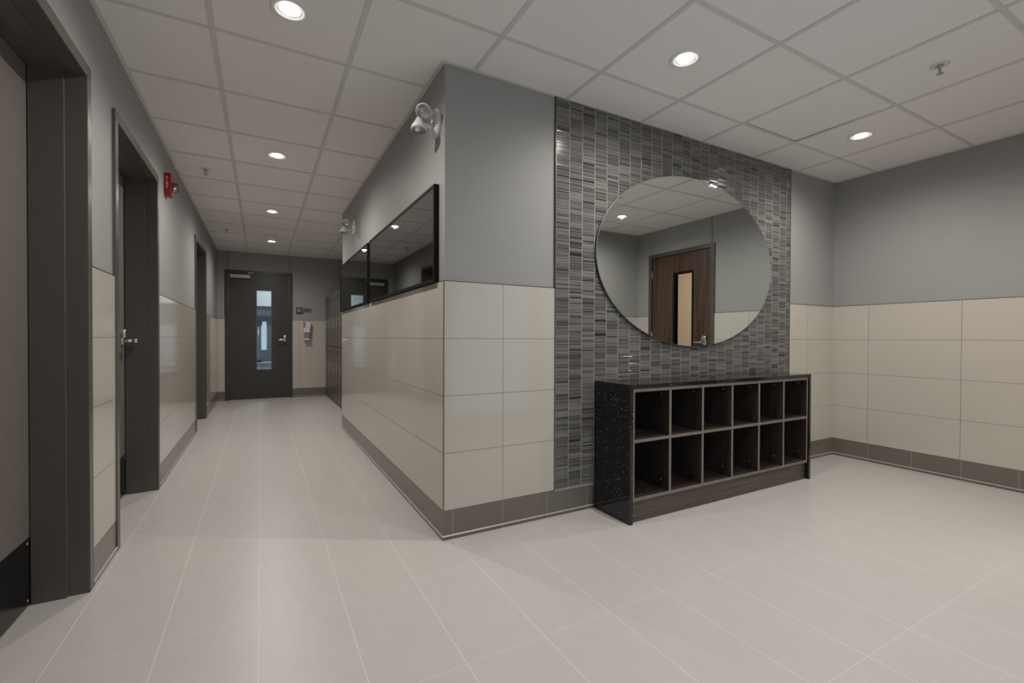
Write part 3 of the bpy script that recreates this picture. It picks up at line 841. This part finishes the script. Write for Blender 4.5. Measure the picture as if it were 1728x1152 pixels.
# ================================================================== fire alarm strobe
ay0, ay1, az0, az1 = 4.285, 4.405, 2.155, 2.322
t = thing('fire_alarm', (XL, (ay0 + ay1) / 2, az0), 'red fire alarm strobe on the left hall wall beyond the second door', 'fire alarm')
mb = MB()
pts = [(ay0, az0 + 0.03), (ay0 + 0.022, az0), (ay1 - 0.022, az0), (ay1, az0 + 0.03), (ay1, az1 - 0.012), (ay1 - 0.012, az1), (ay0 + 0.006, az1), (ay0, az1 - 0.006)]
k = len(pts)
cyy, czz = (ay0 + ay1) / 2, (az0 + az1) / 2
vs = [(XL, y, z) for y, z in pts] + [(XL + 0.042, y, z) for y, z in pts] + [(XL + 0.046, cyy + (y - cyy) * 0.88, czz + (z - czz) * 0.9) for y, z in pts]
fs = [tuple(range(k))] + [(i, (i + 1) % k, k + (i + 1) % k, k + i) for i in range(k)] + [(k + i, k + (i + 1) % k, 2 * k + (i + 1) % k, 2 * k + i) for i in range(k)] + [tuple(range(2 * k, 3 * k))]
mb.add(vs, fs); body = mb.build('alarm_body', M['red'], t)
mb = MB().lathe([(0.030, 0.0), (0.030, 0.020), (0.022, 0.036), (0.0, 0.042)], (XL + 0.046, ay1 - 0.070, az0 + 0.060), (1, 0, 0), 24)
mb.build('strobe_lens', M['lens'], t)
mb = MB().lathe([(0.0, 0.0), (0.024, 0.002), (0.012, 0.022), (0.004, 0.028), (0.0, 0.028)], (XL + 0.046, ay1 - 0.070, az0 + 0.060), (1, 0, 0), 20)
mb.build('strobe_reflector', M['chrome'], t)
MB().box(XL + 0.044, XL + 0.085, ay1 - 0.100, ay1 - 0.040, az0 + 0.094, az0 + 0.099, bev=0.001).build('visor', M['red'], t)
for i, ch in enumerate('FIRE'):
    mw = Matrix.Translation(Vector((XL + 0.021, ay0 - 0.0006, az1 - 0.040 - i * 0.022))) @ Matrix(((1, 0, 0, 0), (0, 0, -1, 0), (0, 1, 0, 0), (0, 0, 0, 1)))
    text_mesh('alarm_letter', ch, 0.026, M['white'], body, mw)

# ================================================================== sign and soap dispenser on the end wall
t = thing('wall_sign', (0.67, YE, 1.545), 'small two-part grey room sign on the end wall right of the door', 'sign')
MB().box(0.552, 0.668, YE - 0.006, YE, 1.487, 1.607).build('symbol_plate', M['sign_dark'], t)
pl = MB().box(0.640, 0.797, YE - 0.010, YE - 0.0062, 1.520, 1.597).build('name_plate', M['sign_light'], t)
mb = MB().lathe([(0.020, 0.0), (0.020, 0.001), (0.030, 0.001), (0.030, 0.0)], (0.596, YE - 0.006, 1.553), (0, -1, 0), 32)
mb.lathe([(0.0, 0.0012), (0.007, 0.0012), (0.007, 0.0)], (0.596, YE - 0.006, 1.566), (0, -1, 0), 16)
mb.box(0.585, 0.607, YE - 0.0072, YE - 0.006, 1.540, 1.556)
mb.build('round_symbol', M['sign_mark'], t)
MB().box(0.665, 0.775, YE - 0.0108, YE - 0.010, 1.551, 1.566).build('raised_line', M['sign_dark'], pl)

sx0, sx1 = 0.668, 0.785
t = thing('soap_dispenser', ((sx0 + sx1) / 2, YE - TT, 1.0), 'white wall soap dispenser with a see-through tank, below the small sign', 'soap dispenser')
yb2 = YE - TT
MB().box(sx0, sx0 + 0.105, yb2 - 0.012, yb2, 1.235, 1.352, bev=0.004).build('back_plate', M['smoke'], t)
MB().box(sx0 + 0.035, sx1 + 0.006, yb2 - 0.085, yb2 - 0.012, 1.240, 1.345, bev=0.012).build('upper_cover', M['white'], t)
MB().box(sx0, sx1 - 0.008, yb2 - 0.100, yb2, 1.150, 1.240, bev=0.012).build('push_lever', M['white'], t)
MB().box(sx0 + 0.010, sx1 - 0.016, yb2 - 0.085, yb2 - 0.003, 1.045, 1.152, bev=0.010).build('tank', M['smoke'], t)
MB().box(sx0 + 0.006, sx1 - 0.012, yb2 - 0.090, yb2, 1.020, 1.048, bev=0.006).build('spout_base', M['white'], t)

# ================================================================== lockers
names = ['first', 'second', 'third', 'fourth', 'fifth', 'sixth', 'seventh']
LXF = 1.045
lw = 0.3048
proto = None
for k in range(7):
    yb_ = YE - 0.004 - lw * k; ya = yb_ - lw
    lab = 'grey two-tier metal locker, %s from the end wall of the hall' % names[k]
    if proto is None:
        t = thing('locker', (LXF, (ya + yb_) / 2, 0), lab, 'locker', 'two-tier lockers in the hall recess')
        mb = MB().box(LXF + 0.020, XN - 0.003, ya, yb_, 0.0, 1.800)
        mb.box(LXF + 0.002, LXF + 0.020, ya, ya + 0.008, 0.03, 1.800).box(LXF + 0.002, LXF + 0.020, yb_ - 0.008, yb_, 0.03, 1.800)
        mb.box(LXF + 0.002, LXF + 0.020, ya + 0.01, yb_ - 0.01, 1.785, 1.800).box(LXF + 0.002, LXF + 0.020, ya + 0.01, yb_ - 0.01, 0.03, 0.060)
        mb.build('locker_body', M['locker'], t)
        MB().box(LXF + 0.012, LXF + 0.0205, ya + 0.006, yb_ - 0.006, 0.05, 1.79).build('door_recess', M['darkgap'], t)
        for z0, z1, hz in ((0.066, 0.915, 0.500), (0.925, 1.779, 1.235)):
            d = MB().box(LXF - 0.004, LXF + 0.018, ya + 0.024, yb_ - 0.024, z0, z1, bev=0.0015).build('locker_door', M['locker'], t)
            MB().box(LXF - 0.010, LXF - 0.003, ya + 0.035, ya + 0.105, hz, hz + 0.15, bev=0.002).build('handle', M['lockerhandle'], d)
            mb = MB()
            for q in range(4): mb.box(LXF - 0.0046, LXF - 0.003, ya + 0.09, yb_ - 0.07, z1 - 0.06 - q * 0.018, z1 - 0.054 - q * 0.018)
            mb.build('vent_slots', M['darkgap'], d)
        proto = t; y_first = (ya + yb_) / 2
    else:
        c = copy_tree(proto); c.location = (LXF, (ya + yb_) / 2, 0); c['label'] = lab

# ================================================================== room seen through the end door
mb = MB()
FYE = 12.0
mb.box(-1.6, 1.9, FYE, FYE + 0.1, 0, 0.776).box(-1.6, 0.004, FYE, FYE + 0.1, 0.776, 1.43).box(0.118, 1.9, FYE, FYE + 0.1, 0.776, 1.43)
mb.box(-1.6, 1.9, FYE, FYE + 0.1, 1.43, 2.7)
mb.box(-1.7, -1.6, YE + 0.13, FYE + 0.1, 0, 2.7).box(1.9, 2.0, YE + 0.13, FYE + 0.1, 0, 2.7)
mb.box(-1.6, 1.9, YE + 0.13, FYE, 2.6, 2.7)
struct(mb, 'wall_far_room', M['bluewall'])
struct(MB().box(-1.7, 2.0, YE + 0.03, FYE + 0.1, -0.10, 0.0), 'floor_far_room', M['slate'])
t = thing('window_1', (0.06, FYE, 0.776), kind='structure')
MB().box(0.004, 0.118, FYE + 0.05, FYE + 0.055, 0.776, 1.43).build('glass_pane', M['doorglass'], t)
MB().box(0.002, 0.008, FYE - 0.01, FYE + 0.07, 0.776, 1.43).box(0.114, 0.120, FYE - 0.01, FYE + 0.07, 0.776, 1.43).build('window_frame', M['slate'], t)
o = MB().box(-1.5, 1.8, FYE - 0.5, FYE - 0.001, 1.76, 2.60).build('bulkhead', M['white'])
o['kind'] = 'structure'; o.name = 'trim_1'
t = thing('dark_wall_panel', (0.4, FYE - 0.01, 0.5), 'slate blue panelling on the far wall seen through the end door glass', 'panel')
mb = MB().box(-0.17, -0.010, FYE - 0.03, FYE, 0.47, 1.56).box(0.132, 0.30, FYE - 0.03, FYE, 0.47, 1.56).box(-0.010, 0.132, FYE - 0.03, FYE, 1.44, 1.56).box(-0.010, 0.132, FYE - 0.03, FYE, 0.47, 0.77)
mb.build('panel_board', M['slate'], t)
t = thing('low_cabinet', (0.1, FYE - 0.7, 0), 'low white cabinet seen at the bottom of the end door glass', 'cabinet')
MB().box(-0.8, 0.9, FYE - 0.9, FYE - 0.5, 0.0, 0.50).build('cabinet_body', M['white'], t)
MB().box(-0.82, 0.92, FYE - 0.92, FYE - 0.5, 0.50, 0.53).build('cabinet_top', M['white'], t)
mb = MB()
mb.box(0.026, 0.034, FYE - 0.905, FYE - 0.9, 0.02, 0.49)
mb.build('door_seam', M['smoke'], t)
t = thing('ring_stand', (-0.052, FYE - 0.75, 0.53), 'dark stand with a round ring head, behind the end door glass', 'stand')
px, py = -0.052, FYE - 0.75
mb = MB().lathe([(0.0, 0.0), (0.07, 0.0), (0.07, 0.012), (0.015, 0.02), (0.0, 0.02)], (px, py, 0.53), n=28); mb.build('foot', M['black'], t)
MB().tube([(px, py, 0.54), (px, py, 1.30)], 0.008).build('stem', M['steel'], t)
mb = MB().tube([(px, py, 1.295), (px, py, 1.335)], 0.006)
for r in (0.070, 0.042):
    mb.tube([(px + r * math.cos(a * math.pi / 12), py, 1.37 + r * math.sin(a * math.pi / 12)) for a in range(25)], 0.008, 8)
mb.build('ring_head', M['black'], t)

def small_light(name, loc, watts, col, size=0.15):
    ld = bpy.data.lights.new(name, 'AREA'); ld.energy = watts; ld.color = col; ld.shape = 'DISK'; ld.size = size
    lo = bpy.data.objects.new(name, ld); COL.objects.link(lo); lo.location = loc
    return lo
def disc_lamp(loc, label, watts, col, name='ceiling_lamp'):
    t = thing(name, loc, label, 'ceiling light')
    MB().lathe([(0.0, 0.0), (0.11, 0.0), (0.11, -0.02), (0.10, -0.03)], loc, n=32).build('lamp_base', M['white'], t)
    MB().lathe([(0.10, -0.03), (0.06, -0.045), (0.0, -0.05)], loc, n=32).build('diffuser', M['bulb'], t)
    lo = small_light('lamp_light', (0, 0, -0.06), watts, col, 0.2); lo.parent = t
disc_lamp((0.3, 10.6, 2.60), 'round ceiling lamp in the room behind the end door', 24, (0.90, 0.95, 1.0))

# ================================================================== room behind the walnut door
mb = MB()
RX = 5.9
mb.box(RX, RX + 0.1, -0.8, 2.0, 0, 2.7).box(XR + 0.16, RX, -0.9, -0.8, 0, 2.7).box(XR + 0.16, RX, 2.0, 2.1, 0, 2.7).box(XR + 0.16, RX + 0.1, -0.9, 2.1, 2.55, 2.65)
struct(mb, 'wall_side_room', M['peach'])
struct(MB().box(XR + 0.05, RX + 0.1, -0.9, 2.1, -0.1, 0.0), 'floor_side_room', M['peach'])
disc_lamp((5.35, 0.5, 2.55), 'round ceiling lamp in the room behind the walnut door', 14, (1.0, 0.86, 0.70))

# name every letter-free leftover light cleanly
for o in bpy.data.objects:
    if o.type == 'LIGHT': o.name = 'lamp_light'
